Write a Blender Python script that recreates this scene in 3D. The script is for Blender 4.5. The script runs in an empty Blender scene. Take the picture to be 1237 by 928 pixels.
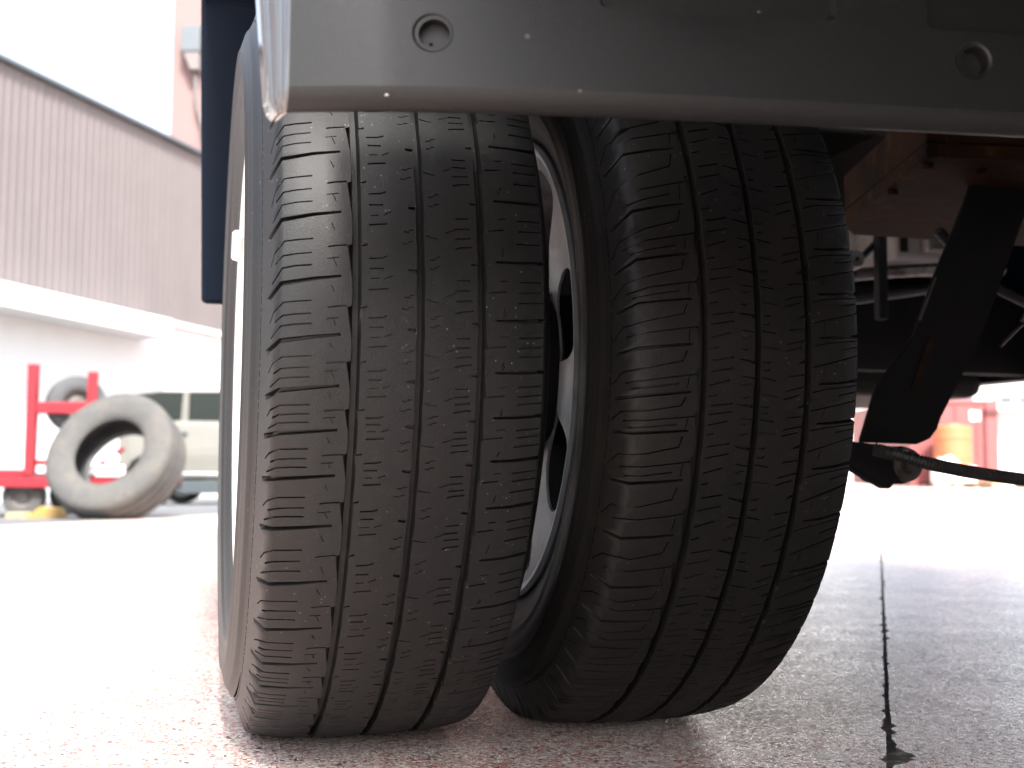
import bpy, bmesh, math, random
import numpy as np
from math import radians, sin, cos, pi
from mathutils import Vector, Matrix
from mathutils.geometry import delaunay_2d_cdt

rng = random.Random(7)
scene = bpy.context.scene
COL = scene.collection

# ------------------------------------------------------------------ camera
YAW, PITCH, ROLL = radians(15.309), radians(4.440), radians(0.379)
cam_d = bpy.data.cameras.new('camera')
cam = bpy.data.objects.new('camera', cam_d)
COL.objects.link(cam)
fwd = Vector((sin(YAW) * cos(PITCH), cos(YAW) * cos(PITCH), sin(PITCH)))
rgt = Vector((cos(YAW), -sin(YAW), 0))
upv = rgt.cross(fwd)
r2 = rgt * cos(ROLL) + upv * sin(ROLL)
u2 = upv * cos(ROLL) - rgt * sin(ROLL)
cam.matrix_world = Matrix(((r2.x, u2.x, -fwd.x, -0.15124), (r2.y, u2.y, -fwd.y, -1.14645),
                           (r2.z, u2.z, -fwd.z, 0.23273), (0, 0, 0, 1)))
cam_d.sensor_width = 36
cam_d.lens = 41.78
cam_d.clip_start = 0.02
cam_d.clip_end = 6000
cam_d.dof.use_dof = True
cam_d.dof.focus_distance = 0.92
cam_d.dof.aperture_fstop = 9.0
scene.camera = cam

# ------------------------------------------------------------------ world, sun, exposure
SUN_EL, SUN_ROT = radians(50), radians(180)      # compass style: 0 = +Y, 90 = +X
world = bpy.data.worlds.new('World')
scene.world = world
world.use_nodes = True
wn = world.node_tree.nodes
wl = world.node_tree.links
bg = wn['Background']
sky = wn.new('ShaderNodeTexSky')
sky.sky_type = 'NISHITA'
sky.sun_disc = False
sky.sun_elevation = SUN_EL
sky.sun_rotation = SUN_ROT
sky.air_density = 1.0
sky.dust_density = 4.0
sky.ozone_density = 1.0
hz = wn.new('ShaderNodeHueSaturation')            # thin bright overcast: a paler sky than clear air
hz.inputs['Saturation'].default_value = 0.60
wl.new(sky.outputs['Color'], hz.inputs['Color'])
wl.new(hz.outputs['Color'], bg.inputs['Color'])
bg.inputs['Strength'].default_value = 0.13
sun_d = bpy.data.lights.new('sun', 'SUN')
sun_d.energy = 3.2
sun_d.angle = radians(10)
sun_d.color = (1.0, 0.97, 0.93)
sun = bpy.data.objects.new('sun', sun_d)
COL.objects.link(sun)
sd = Vector((sin(SUN_ROT) * cos(SUN_EL), cos(SUN_ROT) * cos(SUN_EL), sin(SUN_EL)))
sun.rotation_euler = sd.to_track_quat('Z', 'Y').to_euler()
scene.view_settings.view_transform = 'Standard'
scene.view_settings.look = 'None'
scene.view_settings.exposure = 2.25
scene.view_settings.gamma = 1.0


# ------------------------------------------------------------------ materials
def mat(name, col, rough=0.5, metal=0.0, spec=0.5, noise=None, bump=None, coat=0.0, extra=None):
    """noise = (scale, colour2, lo, hi[, detail]); bump = (scale, strength, distance)."""
    m = bpy.data.materials.new(name)
    m.use_nodes = True
    nt = m.node_tree
    b = nt.nodes['Principled BSDF']
    b.inputs['Base Color'].default_value = (*col, 1)
    b.inputs['Roughness'].default_value = rough
    b.inputs['Metallic'].default_value = metal
    b.inputs['Specular IOR Level'].default_value = spec
    b.inputs['Coat Weight'].default_value = coat
    tc = nt.nodes.new('ShaderNodeTexCoord')
    last = None
    for nz in ([noise] if isinstance(noise, tuple) else (noise or [])):
        n = nt.nodes.new('ShaderNodeTexNoise')
        n.inputs['Scale'].default_value = nz[0]
        n.inputs['Detail'].default_value = nz[4] if len(nz) > 4 else 5
        n.inputs['Roughness'].default_value = 0.62
        nt.links.new(tc.outputs['Object'], n.inputs['Vector'])
        r = nt.nodes.new('ShaderNodeMapRange')
        r.inputs['From Min'].default_value = nz[2]
        r.inputs['From Max'].default_value = nz[3]
        nt.links.new(n.outputs['Fac'], r.inputs['Value'])
        mx = nt.nodes.new('ShaderNodeMix')
        mx.data_type = 'RGBA'
        nt.links.new(r.outputs['Result'], mx.inputs[0])
        if last is None:
            mx.inputs[6].default_value = (*col, 1)
        else:
            nt.links.new(last, mx.inputs[6])
        mx.inputs[7].default_value = (*nz[1], 1)
        last = mx.outputs[2]
    if last is not None:
        nt.links.new(last, b.inputs['Base Color'])
    if bump:
        n = nt.nodes.new('ShaderNodeTexNoise')
        n.inputs['Scale'].default_value = bump[0]
        n.inputs['Detail'].default_value = 6
        nt.links.new(tc.outputs['Object'], n.inputs['Vector'])
        bp = nt.nodes.new('ShaderNodeBump')
        bp.inputs['Strength'].default_value = bump[1]
        bp.inputs['Distance'].default_value = bump[2]
        nt.links.new(n.outputs['Fac'], bp.inputs['Height'])
        nt.links.new(bp.outputs['Normal'], b.inputs['Normal'])
    if extra:
        extra(nt, b, tc, last)
    return m


def dust_specks(scale, thr, colour, mixscale=9.0):
    """tiny pale grains stuck to a surface (voronoi cells, only some of them)"""
    def f(nt, b, tc, last):
        v = nt.nodes.new('ShaderNodeTexVoronoi')
        v.inputs['Scale'].default_value = scale
        nt.links.new(tc.outputs['Object'], v.inputs['Vector'])
        sep = nt.nodes.new('ShaderNodeSeparateColor')
        nt.links.new(v.outputs['Color'], sep.inputs['Color'])
        gt = nt.nodes.new('ShaderNodeMath'); gt.operation = 'GREATER_THAN'
        nt.links.new(sep.outputs['Red'], gt.inputs[0]); gt.inputs[1].default_value = thr
        lt = nt.nodes.new('ShaderNodeMapRange')
        nt.links.new(v.outputs['Distance'], lt.inputs['Value'])
        lt.inputs['From Min'].default_value = 0.32
        lt.inputs['From Max'].default_value = 0.22
        n = nt.nodes.new('ShaderNodeTexNoise'); n.inputs['Scale'].default_value = mixscale
        nt.links.new(tc.outputs['Object'], n.inputs['Vector'])
        nr = nt.nodes.new('ShaderNodeMapRange')
        nr.inputs['From Min'].default_value = 0.42; nr.inputs['From Max'].default_value = 0.62
        nt.links.new(n.outputs['Fac'], nr.inputs['Value'])
        m1 = nt.nodes.new('ShaderNodeMath'); m1.operation = 'MULTIPLY'
        m2 = nt.nodes.new('ShaderNodeMath'); m2.operation = 'MULTIPLY'
        nt.links.new(gt.outputs[0], m1.inputs[0]); nt.links.new(lt.outputs['Result'], m1.inputs[1])
        nt.links.new(m1.outputs[0], m2.inputs[0]); nt.links.new(nr.outputs['Result'], m2.inputs[1])
        mx = nt.nodes.new('ShaderNodeMix'); mx.data_type = 'RGBA'
        nt.links.new(m2.outputs[0], mx.inputs[0])
        if last is not None:
            nt.links.new(last, mx.inputs[6])
        mx.inputs[7].default_value = (*colour, 1)
        nt.links.new(mx.outputs[2], b.inputs['Base Color'])
    return f


M = {}
M['rubber'] = mat('tyre_rubber', (0.0085, 0.0088, 0.0088), 0.47, spec=0.40,
                  noise=[(14, (0.0112, 0.0104, 0.0094), 0.38, 0.66), (170, (0.0165, 0.016, 0.015), 0.52, 0.8, 3)],
                  bump=(900, 0.35, 0.0006), extra=dust_specks(420, 0.955, (0.14, 0.13, 0.12)))
M['rubber_inner'] = mat('tyre_rubber_newer', (0.0060, 0.0058, 0.0055), 0.5, spec=0.20,
                        noise=[(14, (0.0100, 0.0088, 0.0074), 0.38, 0.66), (170, (0.0125, 0.0115, 0.0102), 0.52, 0.8, 3)],
                        bump=(900, 0.35, 0.0006), extra=dust_specks(420, 0.965, (0.10, 0.09, 0.08)))
M['bumper'] = mat('grey_plastic', (0.0065, 0.0072, 0.0072), 0.47, spec=0.45,
                  noise=[(9, (0.0095, 0.010, 0.0098), 0.4, 0.7), (260, (0.015, 0.0148, 0.0142), 0.55, 0.8, 3)],
                  bump=(1100, 0.22, 0.0005), extra=dust_specks(190, 0.988, (0.10, 0.09, 0.075)))
M['bumper_end'] = mat('plastic_sheen_toned', (0.05, 0.054, 0.058), 0.30, spec=0.9, coat=0.9, noise=(60, (0.06, 0.063, 0.066), .4, .7))  # bumper plastic made paler so its colour carries the reflected sky
M['paint_blue'] = mat('dark_blue_paint', (0.0010, 0.0042, 0.0115), 0.5, spec=.10, noise=(5, (0.0014, 0.005, 0.013), .4, .6))
M['rust_dark'] = mat('dark_rust', (0.03, 0.013, 0.007), 0.9, spec=.2, noise=(60, (.012, .008, .006), .4, .6))
M['chassis'] = mat('black_chassis', (0.006, 0.006, 0.006), 0.75, spec=.25, noise=(11, (0.012, 0.009, 0.007), .5, .75), bump=(60, .3, .002))
M['rust'] = mat('rusty_steel', (0.028, 0.0105, 0.0035), 0.85, spec=.12, noise=[(9, (0.008, 0.0045, 0.003), .42, .62), (40, (0.055, 0.03, 0.013), .55, .75)], bump=(120, .5, .002))
M['dull_white'] = mat('dull_white_casting', (0.30, 0.28, 0.265), 0.5, noise=(12, (0.14, 0.125, 0.12), .45, .7))
M['wheel_silver'] = mat('silver_wheel_paint', (0.34, 0.36, 0.38), 0.33, metal=0.6, noise=[(22, (0.22, 0.205, 0.19), .5, .72)], bump=(40, .08, .002))
M['wheel_white'] = mat('white_wheel_paint', (0.74, 0.73, 0.70), 0.4, noise=[(55, (0.42, 0.26, 0.13), .62, .74)])
M['lead'] = mat('pale_weight', (0.7, 0.7, 0.7), 0.5)
M['hose'] = mat('ribbed_black_hose', (0.028, 0.026, 0.027), 0.5, noise=(60, (0.05, 0.042, 0.037), .5, .7))
M['steel'] = mat('worn_steel', (0.22, 0.2, 0.19), 0.4, metal=0.8, noise=(40, (0.1, 0.06, 0.035), .45, .65))
M['cladding'] = mat('grey_cladding', (0.135, 0.120, 0.120), 0.6, spec=.2, noise=(0.6, (0.118, 0.106, 0.106), .4, .7))
M['trim_blue'] = mat('blue_grey_trim', (0.075, 0.09, 0.10), 0.5, noise=(2, (0.065, 0.08, 0.09), .4, .7))
M['white_wall'] = mat('white_render', (0.60, 0.60, 0.595), 0.8, noise=(0.8, (0.55, 0.55, 0.545), .45, .8))
M['pink_wall'] = mat('pink_render', (0.165, 0.110, 0.105), 0.85, noise=(0.5, (0.15, 0.098, 0.094), .4, .7))
M['red_paint'] = mat('red_paint', (0.21, 0.014, 0.022), 0.5, spec=.3, noise=[(6, (0.17, 0.012, 0.018), .4, .7), (25, (0.11, 0.035, 0.025), .62, .75)])
M['red_dark'] = mat('dull_red_paint', (0.08, 0.012, 0.015), 0.6, noise=(6, (0.05, 0.013, 0.013), .4, .7))
M['old_rubber'] = mat('dusty_old_rubber', (0.060, 0.060, 0.059), 0.85, spec=.25, noise=[(5, (0.082, 0.077, 0.070), .4, .65), (30, (0.05, 0.05, 0.05), .5, .75)], bump=(40, .3, .004))
M['dark_rubber'] = mat('dark_rubber', (0.045, 0.047, 0.05), 0.75, noise=(6, (0.07, 0.07, 0.07), .45, .7))
M['car_paint'] = mat('beige_car_paint', (0.125, 0.121, 0.108), 0.35, coat=0.3, noise=(2, (0.116, 0.112, 0.10), .4, .7))
M['car_glass'] = mat('car_glass', (0.008, 0.012, 0.012), 0.1, spec=0.35)
M['car_black'] = mat('black_car_trim', (0.035, 0.045, 0.05), 0.5)
M['chrome'] = mat('chrome', (0.8, 0.82, 0.83), 0.15, metal=1.0)
M['lamp_glass'] = mat('lamp_glass', (0.75, 0.8, 0.8), 0.12)
M['seat'] = mat('seat_cloth', (0.12, 0.05, 0.05), 0.9)
M['yellow'] = mat('yellow_timber', (0.27, 0.17, 0.04), 0.8, noise=(9, (0.2, 0.13, 0.05), .4, .7))
M['orange'] = mat('orange_plastic', (0.36, 0.12, 0.05), 0.55, noise=(3, (0.33, 0.105, 0.045), .4, .7))
M['container'] = mat('red_container_paint', (0.19, 0.05, 0.05), 0.6, noise=(1.5, (0.16, 0.048, 0.046), .4, .7))
M['dusty_rim'] = mat('dusty_rim', (.12, .11, .105), .6, noise=(12, (.07, .06, .055), .45, .7))
M['pale_wood'] = mat('pale_wood', (0.33, 0.25, 0.14), 0.85, noise=(6, (0.27, 0.2, 0.12), .4, .7))
M['cargo'] = mat('grey_cargo_panel', (0.30, 0.31, 0.32), 0.5, noise=(3, (0.27, 0.28, 0.29), .4, .7))
M['white_plastic'] = mat('white_plastic', (0.75, 0.76, 0.76), 0.5)


# ------------------------------------------------------------------ mesh helpers
def link(name, verts, faces, m, parent=None, smooth=False, mats=None, fm=None, sm=None):
    me = bpy.data.meshes.new(name)
    me.from_pydata([tuple(map(float, v)) for v in verts], [], faces)
    for mm in (mats or [m]):
        me.materials.append(mm)
    if fm is not None:
        me.polygons.foreach_set('material_index', fm)
    if sm is not None:
        me.polygons.foreach_set('use_smooth', sm)
    elif smooth:
        me.polygons.foreach_set('use_smooth', [True] * len(me.polygons))
    me.update()
    o = bpy.data.objects.new(name, me)
    COL.objects.link(o)
    if parent is not None:
        o.parent = parent
    return o


def from_bm(name, bm, m, parent=None, smooth_angle=None, bevel=None, seg=2):
    bmesh.ops.recalc_face_normals(bm, faces=bm.faces)
    me = bpy.data.meshes.new(name)
    bm.to_mesh(me)
    bm.free()
    me.materials.append(m)
    o = bpy.data.objects.new(name, me)
    COL.objects.link(o)
    if parent is not None:
        o.parent = parent
    if bevel:
        b = o.modifiers.new('bevel', 'BEVEL')
        b.width = bevel
        b.segments = seg
        b.limit_method = 'ANGLE'
        b.angle_limit = radians(35)
    if smooth_angle is not None:
        me.polygons.foreach_set('use_smooth', [True] * len(me.polygons))
        me.set_sharp_from_angle(angle=radians(smooth_angle))
    return o


def empty(name, loc=(0, 0, 0), label=None, cat=None, group=None, rot=0.0):
    o = bpy.data.objects.new(name, None)
    COL.objects.link(o)
    o.location = loc
    o.rotation_euler = (0, 0, rot)
    o.empty_display_size = 0.1
    tag(o, label, cat, group)
    return o


def tag(o, label=None, cat=None, group=None, kind=None):
    if label: o['label'] = label
    if cat: o['category'] = cat
    if group: o['group'] = group
    if kind: o['kind'] = kind
    return o


def box(bm, x0, x1, y0, y1, z0, z1, mtx=None):
    vs = [Vector((x, y, z)) for x in (x0, x1) for y in (y0, y1) for z in (z0, z1)]
    if mtx: vs = [mtx @ v for v in vs]
    v = [bm.verts.new(p) for p in vs]
    for f in ((0, 1, 3, 2), (4, 6, 7, 5), (0, 4, 5, 1), (2, 3, 7, 6), (0, 2, 6, 4), (1, 5, 7, 3)):
        bm.faces.new([v[i] for i in f])


def B(name, x0, x1, y0, y1, z0, z1, m, parent=None, bevel=None):
    bm = bmesh.new()
    box(bm, x0, x1, y0, y1, z0, z1)
    return from_bm(name, bm, m, parent, bevel=bevel)


def prism(bm, pts, a, b, axis):
    """extrude a closed 2D outline between a and b along axis ('x','y','z')"""
    def P(p, q):
        return {'x': (q, p[0], p[1]), 'y': (p[0], q, p[1]), 'z': (p[0], p[1], q)}[axis]
    A = [bm.verts.new(P(p, a)) for p in pts]
    C = [bm.verts.new(P(p, b)) for p in pts]
    n = len(pts)
    bm.faces.new(A)
    bm.faces.new(list(reversed(C)))
    for i in range(n):
        bm.faces.new([A[i], C[i], C[(i + 1) % n], A[(i + 1) % n]])


def tube(bm, path, rad, n=12, caps=True):
    """rad: number or list"""
    path = [Vector(p) for p in path]
    rings = []
    up = Vector((0.13, 0.21, 1)).normalized()
    for i, p in enumerate(path):
        t = (path[min(i + 1, len(path) - 1)] - path[max(i - 1, 0)]).normalized()
        s = t.cross(up)
        if s.length < 1e-3: s = t.cross(Vector((1, 0, 0)))
        s.normalize()
        w = s.cross(t)
        r = rad[i] if isinstance(rad, (list, tuple)) else rad
        rings.append([bm.verts.new(p + (s * cos(2 * pi * k / n) + w * sin(2 * pi * k / n)) * r) for k in range(n)])
    for a, b in zip(rings, rings[1:]):
        for k in range(n):
            bm.faces.new([a[k], a[(k + 1) % n], b[(k + 1) % n], b[k]])
    if caps:
        bm.faces.new(rings[0])
        bm.faces.new(list(reversed(rings[-1])))


def lathe(bm, prof, n=64, axis='x', centre=(0, 0, 0), a0=0.0, closed=False):
    """prof: list of (along, radius)"""
    c = Vector(centre)
    rings = []
    for (x, r) in prof:
        ring = []
        for k in range(n):
            a = a0 + 2 * pi * k / n
            if axis == 'x': v = Vector((x, r * sin(a), r * cos(a)))
            elif axis == 'y': v = Vector((r * sin(a), x, r * cos(a)))
            else: v = Vector((r * cos(a), r * sin(a), x))
            ring.append(bm.verts.new(c + v))
        rings.append(ring)
    if closed: rings.append(rings[0])
    for a, b in zip(rings, rings[1:]):
        for k in range(n):
            bm.faces.new([a[k], a[(k + 1) % n], b[(k + 1) % n], b[k]])
    if not closed:
        for ring, (x, r) in ((rings[0], prof[0]), (rings[-1], prof[-1])):
            if r > 1e-6 and False:
                bm.faces.new(ring)


# ------------------------------------------------------------------ relief: flat pattern -> real grooves
def inside(poly, p):
    x, y = p
    c = False
    n = len(poly)
    j = n - 1
    for i in range(n):
        xi, yi = poly[i]; xj, yj = poly[j]
        if (yi > y) != (yj > y) and x < (xj - xi) * (y - yi) / (yj - yi) + xi:
            c = not c
        j = i
    return c


def relief(s0, s1, t0, t1, shapes, mapf, ds, dt, svals=None, nfunc=None):
    """shapes: dicts outer=[(s,t)], depth, optional core=[(s,t)] (sloping sides down to the core).
    Returns verts, faces, smooth flags. mapf takes arrays s,t,d."""
    V, F, role = [], [], []
    core_v = set()

    def addpoly(pts):
        base = len(V)
        ar = sum(pts[i - 1][0] * pts[i][1] - pts[i][0] * pts[i - 1][1] for i in range(len(pts)))
        if ar < 0: pts = pts[::-1]
        V.extend([Vector(p) for p in pts])
        F.append(list(range(base, base + len(pts))))
        return base

    nt = max(2, int(round((t1 - t0) / dt)))
    nss = max(2, int(round((s1 - s0) / ds)))
    ts = [t0 + (t1 - t0) * i / nt for i in range(nt + 1)]
    ss = svals or [s0 + (s1 - s0) * i / nss for i in range(nss + 1)]
    rect = [(s, t0) for s in ss] + [(s1, t) for t in ts[1:]] + [(s, t1) for s in reversed(ss[:-1])] + [(s0, t) for t in reversed(ts[1:-1])]
    addpoly(rect); role.append(('base', 0))
    cored = []
    for sh in shapes:
        addpoly(sh['outer']); role.append(('ring' if sh.get('core') else 'flat', sh['depth']))
        if sh.get('core'):
            b = addpoly(sh['core']); role.append(('core', sh['depth']))
            for k in range(len(sh['core'])): core_v.add(b + k)
            xs = [p[0] for p in sh['outer']]; ys = [p[1] for p in sh['outer']]
            cored.append((min(xs), max(xs), min(ys), max(ys), sh['outer']))
    for s in ss[1:-1]:
        for t in ts[1:-1]:
            bad = False
            for (a, b, c, d, poly) in cored:
                if a <= s <= b and c <= t <= d and (len(poly) > 60 or inside(poly, (s, t))):
                    bad = True; break
            if not bad: V.append(Vector((s, t)))
    vo, eo, fo, ov, oe, of = delaunay_2d_cdt(V, [], F, 1, 1e-5)
    iscore = [any(i in core_v for i in o) for o in ov]
    out_s, out_t, out_d, out_c, key = [], [], [], [], {}
    faces, smooth = [], []
    edge = {}

    def vert(i, d, cls):
        k = (i, round(d, 5), cls)
        if k not in key:
            key[k] = len(out_s)
            out_s.append(vo[i].x); out_t.append(vo[i].y); out_d.append(d); out_c.append(1.0 if cls in ('t', 'f', 'c') else 0.0)
        return key[k]

    for f, orig in zip(fo, of):
        base = 0.0; ring = 0.0; corr = 0.0
        for o in orig:
            k, d = role[o]
            if k == 'flat': base = max(base, d)
            elif k == 'ring': ring = max(ring, d)
            elif k == 'core': corr = max(corr, d)
        cls = 'c' if corr else ('r' if ring else ('f' if base else 't'))
        ds_ = []
        for i in f:
            if corr: d = max(corr, base)
            elif ring: d = max(ring if iscore[i] else 0.0, base)
            else: d = base
            ds_.append(d)
        faces.append([vert(i, d, cls) for i, d in zip(f, ds_)])
        smooth.append(True)
        n = len(f)
        for a in range(n):
            i, j = f[a], f[(a + 1) % n]
            edge.setdefault((min(i, j), max(i, j)), []).append((i, j, ds_[a], ds_[(a + 1) % n]))
    wid = 0
    for e, us in edge.items():
        if len(us) != 2: continue
        (i, j, d1, d2), (q, p, e2, e1) = us      # second runs the other way: q=j, p=i
        if q == i: (q, p, e2, e1) = (p, q, e1, e2)
        if abs(d1 - e1) < 1e-6 and abs(d2 - e2) < 1e-6: continue
        wid += 1
        c = ('w', wid)
        poly = [vert(j, d2, c), vert(i, d1, c)]
        if abs(d1 - e1) > 1e-6: poly.append(vert(i, e1, c))
        if abs(d2 - e2) > 1e-6: poly.append(vert(j, e2, c))
        if len(poly) >= 3:
            faces.append(poly); smooth.append(False)
    P = mapf(np.array(out_s), np.array(out_t), np.array(out_d))
    if nfunc: return P, faces, smooth, nfunc(np.array(out_s), np.array(out_t)) * np.array(out_c)[:, None]
    return P, faces, smooth


def strip(pts, w, w2=None, ext=0.0):
    """thin polygon round a polyline; w may taper to w2"""
    n = len(pts)
    L, R_ = [], []
    for i in range(n):
        a = pts[max(i - 1, 0)]; b = pts[min(i + 1, n - 1)]
        dx, dy = b[0] - a[0], b[1] - a[1]
        l = math.hypot(dx, dy) or 1
        ww = (w + (w2 - w) * i / (n - 1) if w2 is not None else w) / 2
        L.append((pts[i][0] - dy / l * ww, pts[i][1] + dx / l * ww))
        R_.append((pts[i][0] + dy / l * ww, pts[i][1] - dx / l * ww))
    return L + R_[::-1]


# ------------------------------------------------------------------ tyre
TR = 0.345          # rolling radius
AXLE = 0.3395
PROF = [(0, .345), (.02, .3448), (.045, .3437), (.066, .3424), (.080, .3406), (.0905, .3383), (.0940, .3368), (.0970, .3285),
        (.1005, .318), (.104, .3075), (.1080, .2995), (.1118, .2915), (.1138, .283), (.1136, .272), (.1115, .260), (.1078, .249),
        (.1034, .240), (.1002, .233), (.0982, .2275), (.0975, .2235), (.0930, .2195)]
_d = [0.0]
for (a, b) in zip(PROF, PROF[1:]): _d.append(_d[-1] + math.hypot(b[0] - a[0], b[1] - a[1]))
PS = np.array(_d) * 1000
PX = np.array([p[0] for p in PROF]); PR = np.array([p[1] for p in PROF])
W_TREAD = float(PS[9])      # arc coordinate of the dashed line, mm


def profile(s):
    a = np.abs(s)
    x = np.interp(a, PS, PX) * np.sign(s)
    r = np.interp(a, PS, PR)
    e = 1.8
    x1, x0 = np.interp(a + e, PS, PX), np.interp(np.maximum(a - e, 0), PS, PX)
    r1, r0 = np.interp(a + e, PS, PR), np.interp(np.maximum(a - e, 0), PS, PR)
    dx, dr = x1 - x0, r1 - r0
    l = np.sqrt(dx * dx + dr * dr) + 1e-9
    nx, nr = -dr / l, dx / l
    return x, r, nx * np.sign(s), nr


CORNER = float(PS[6])


def Xs(X):
    """sketch coordinate of the tread (110 = left corner, 315/497/675 = the grooves) -> arc mm"""
    if X < 110: return -CORNER + 1.5 - (110 - X) / 72 * (W_TREAD - CORNER - 0.5)
    if X > 868: return CORNER + (X - 868) / 60 * (W_TREAD - CORNER - 2)
    return -CORNER + 1.5 + (X - 110) / (868 - 110) * (2 * CORNER - 1.5)


def make_tread(pitches, wear):
    """pitches: list of (t0, length) in mm, one per block; returns mesh data at local origin"""
    shapes = []
    T0 = pitches[0][0]
    T1 = pitches[-1][0] + pitches[-1][1]
    R0 = random.Random(3 if wear else 11)

    def S(pt, t, L): return (Xs(pt[0]), t + pt[1] * L)

    def ok(poly): return all(T0 + 1 < p[1] < T1 - 1 for p in poly)

    def sipe(t, L, pts, w=1.15, d=3.2, w2=None):
        jt = R0.uniform(-.012, .012)
        q = [S((x + R0.uniform(-1.5, 1.5), y + jt), t, L) for x, y in pts]
        p = strip(q, w * R0.uniform(.85, 1.2), w2)
        if ok(p): shapes.append(dict(outer=p, depth=d))

    def slot(t, L, pts, w, w2, d, corew=0.62, off=0.10):
        q = [S(p, t, L) for p in pts]
        o = strip(q, w, w2)
        # core hugs the upper edge: steep above, a ramp below
        n = len(q)
        c = []
        up, dn = [], []
        for i in range(n):
            ww = w + (w2 - w) * i / (n - 1)
            f = 0.15 if i == 0 else (0.85 if i == n - 1 else 0)
            nb = q[1] if i == 0 else (q[n - 2] if i == n - 1 else q[i])
            bx = q[i][0] + (nb[0] - q[i][0]) * 0.06
            by = q[i][1] + (nb[1] - q[i][1]) * 0.06
            up.append((bx, by + ww * off + ww * corew / 2))
            dn.append((bx, by + ww * off - ww * corew / 2))
        c = up + dn[::-1]
        if ok(o): shapes.append(dict(outer=o, core=c, depth=d))

    # the three long grooves
    def groove(xc, half_top, half_bot, saw, depth):
        lo, hi = [], []
        for (t, L) in pitches:
            # left edge and right edge of the opening, going up
            if saw == 'left':
                pl = [(xc - half_top - 2.0, .515), (xc - half_top + .9, .525)]
                lo += [(xc - half_top + .9, t + .0 * L), (xc - half_top - .5, t + .25 * L), (pl[0][0], t + .505 * L), (pl[1][0], t + .525 * L), (xc - half_top + 1.2, t + .75 * L)]
                hi += [(xc + half_top, t + .02 * L), (xc + half_top, t + .48 * L), (xc + half_top + .8, t + .52 * L), (xc + half_top, t + .56 * L), (xc + half_top, t + .8 * L)]
            elif saw == 'right':
                lo += [(xc - half_top, t + .05 * L), (xc - half_top + .2, t + .4 * L), (xc - half_top, t + .8 * L)]
                hi += [(xc + half_top + .3, t + .0 * L), (xc + half_top - .6, t - .0 * L + .40 * L), (xc + half_top - .9, t + .83 * L), (xc + half_top + 1.3, t + .85 * L)]
            else:
                lo += [(xc - half_top, t + .05 * L), (xc - half_top + .5, t + .35 * L), (xc - half_top - .2, t + .7 * L)]
                hi += [(xc + half_top + .4, t + .1 * L), (xc + half_top - .2, t + .5 * L), (xc + half_top + .1, t + .85 * L)]
        lo = [p for p in lo if T0 + 1 < p[1] < T1 - 1]; hi = [p for p in hi if T0 + 1 < p[1] < T1 - 1]
        outer = lo + hi[::-1]
        tt = np.arange(T0 + 2, T1 - 2, 6.0)
        core = [(xc - half_bot, float(v)) for v in tt] + [(xc + half_bot, float(v)) for v in tt[::-1]]
        shapes.append(dict(outer=outer, core=core, depth=depth))

    g1, g2, g3 = Xs(313), Xs(497), Xs(675)
    dpt = 6.8 if wear else 7.5
    groove(g1 + .8, 3.8, 1.9, 'left', dpt)
    groove(g2, 2.9, 1.9, 'mid', dpt)
    groove(g3, 3.4, 1.9, 'right', dpt)

    for (t, L) in pitches:
        mid = t + L / 2
        ang = mid / (TR * 1000)
        full = -0.5 < ang < 2.75
        # shoulder slots, both sides
        if wear:
            slot(t, L, [(276, .035), (200, -.02), (112, -.10), (66, -.30)], 2.0, 4.2, 5.0)
            slot(t, L, [(716, .375), (790, .39), (865, .43), (905, .46)], 1.8, 3.8, 5.0)
        else:
            slot(t, L, [(280, .03), (200, -.03), (112, -.10), (50, -.22)], 2.0, 3.0, 5.5)
            slot(t, L, [(716, .275), (790, .31), (865, .38), (905, .42)], 1.6, 3.6, 5.5)
        if not full: continue
        if wear:
            sipe(t, L, [(196, .20), (150, .18), (114, .145), (82, -.06)], d=2.6)
            sipe(t, L, [(196, .385), (150, .36), (117, .33), (96, .22)], d=2.6, w=.9, w2=1.5)
            sipe(t, L, [(198, .60), (150, .575), (120, .555), (90, .40), (76, .22)], d=2.6)
            sipe(t, L, [(292, .515), (262, .50), (238, .475)], d=2.0)
            if R0.random() < .85: sipe(t, L, [(268, .325), (236, .30)], d=1.6, w=.7)
            sipe(t, L, [(257, .75), (248, .86)], d=1.5, w=.7)
            sipe(t, L, [(262, .19), (254, .31)], d=1.5, w=.7)
            # rib 2
            sipe(t, L, [(352, .325), (388, .34), (402, .375)], d=2.2)
            sipe(t, L, [(354, .165), (392, .175)], d=2.0)
            sipe(t, L, [(357, .0), (382, .01)], d=1.6, w=.7)
            sipe(t, L, [(394, .01), (416, .065)], d=1.6, w=.7)
            sipe(t, L, [(353, -.165), (404, -.135)], d=2.2)
            sipe(t, L, [(444, -.42), (460, -.435), (462, -.40), (476, -.385)], d=1.6, w=.75)
            sipe(t, L, [(450, -.24), (464, -.25), (466, -.215), (478, -.205)], d=1.6, w=.75)
            sipe(t, L, [(462, .155), (484, .14)], d=3.2, w=1.6, w2=2.8)
            sipe(t, L, [(331, .50), (346, .525)], d=2.6, w=1.0, w2=1.7)
            # rib 3
            sipe(t, L, [(512, -.27), (528, -.30), (548, -.315)], d=1.3, w=1.2, w2=.5)
            sipe(t, L, [(524, .34), (538, .35), (540, .385), (554, .40)], d=1.6, w=.75)
            sipe(t, L, [(524, .20), (536, .19), (538, .225), (551, .24)], d=1.6, w=.75)
            sipe(t, L, [(600, .03), (640, .045)], d=2.2)
            sipe(t, L, [(598, -.13), (640, -.115)], d=2.0)
            sipe(t, L, [(599, -.29), (645, -.265)], d=2.2)
            sipe(t, L, [(597, -.46), (612, -.43), (648, -.405)], d=2.2)
            sipe(t, L, [(570, -.215), (596, -.155)], d=1.6, w=.7)
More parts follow.
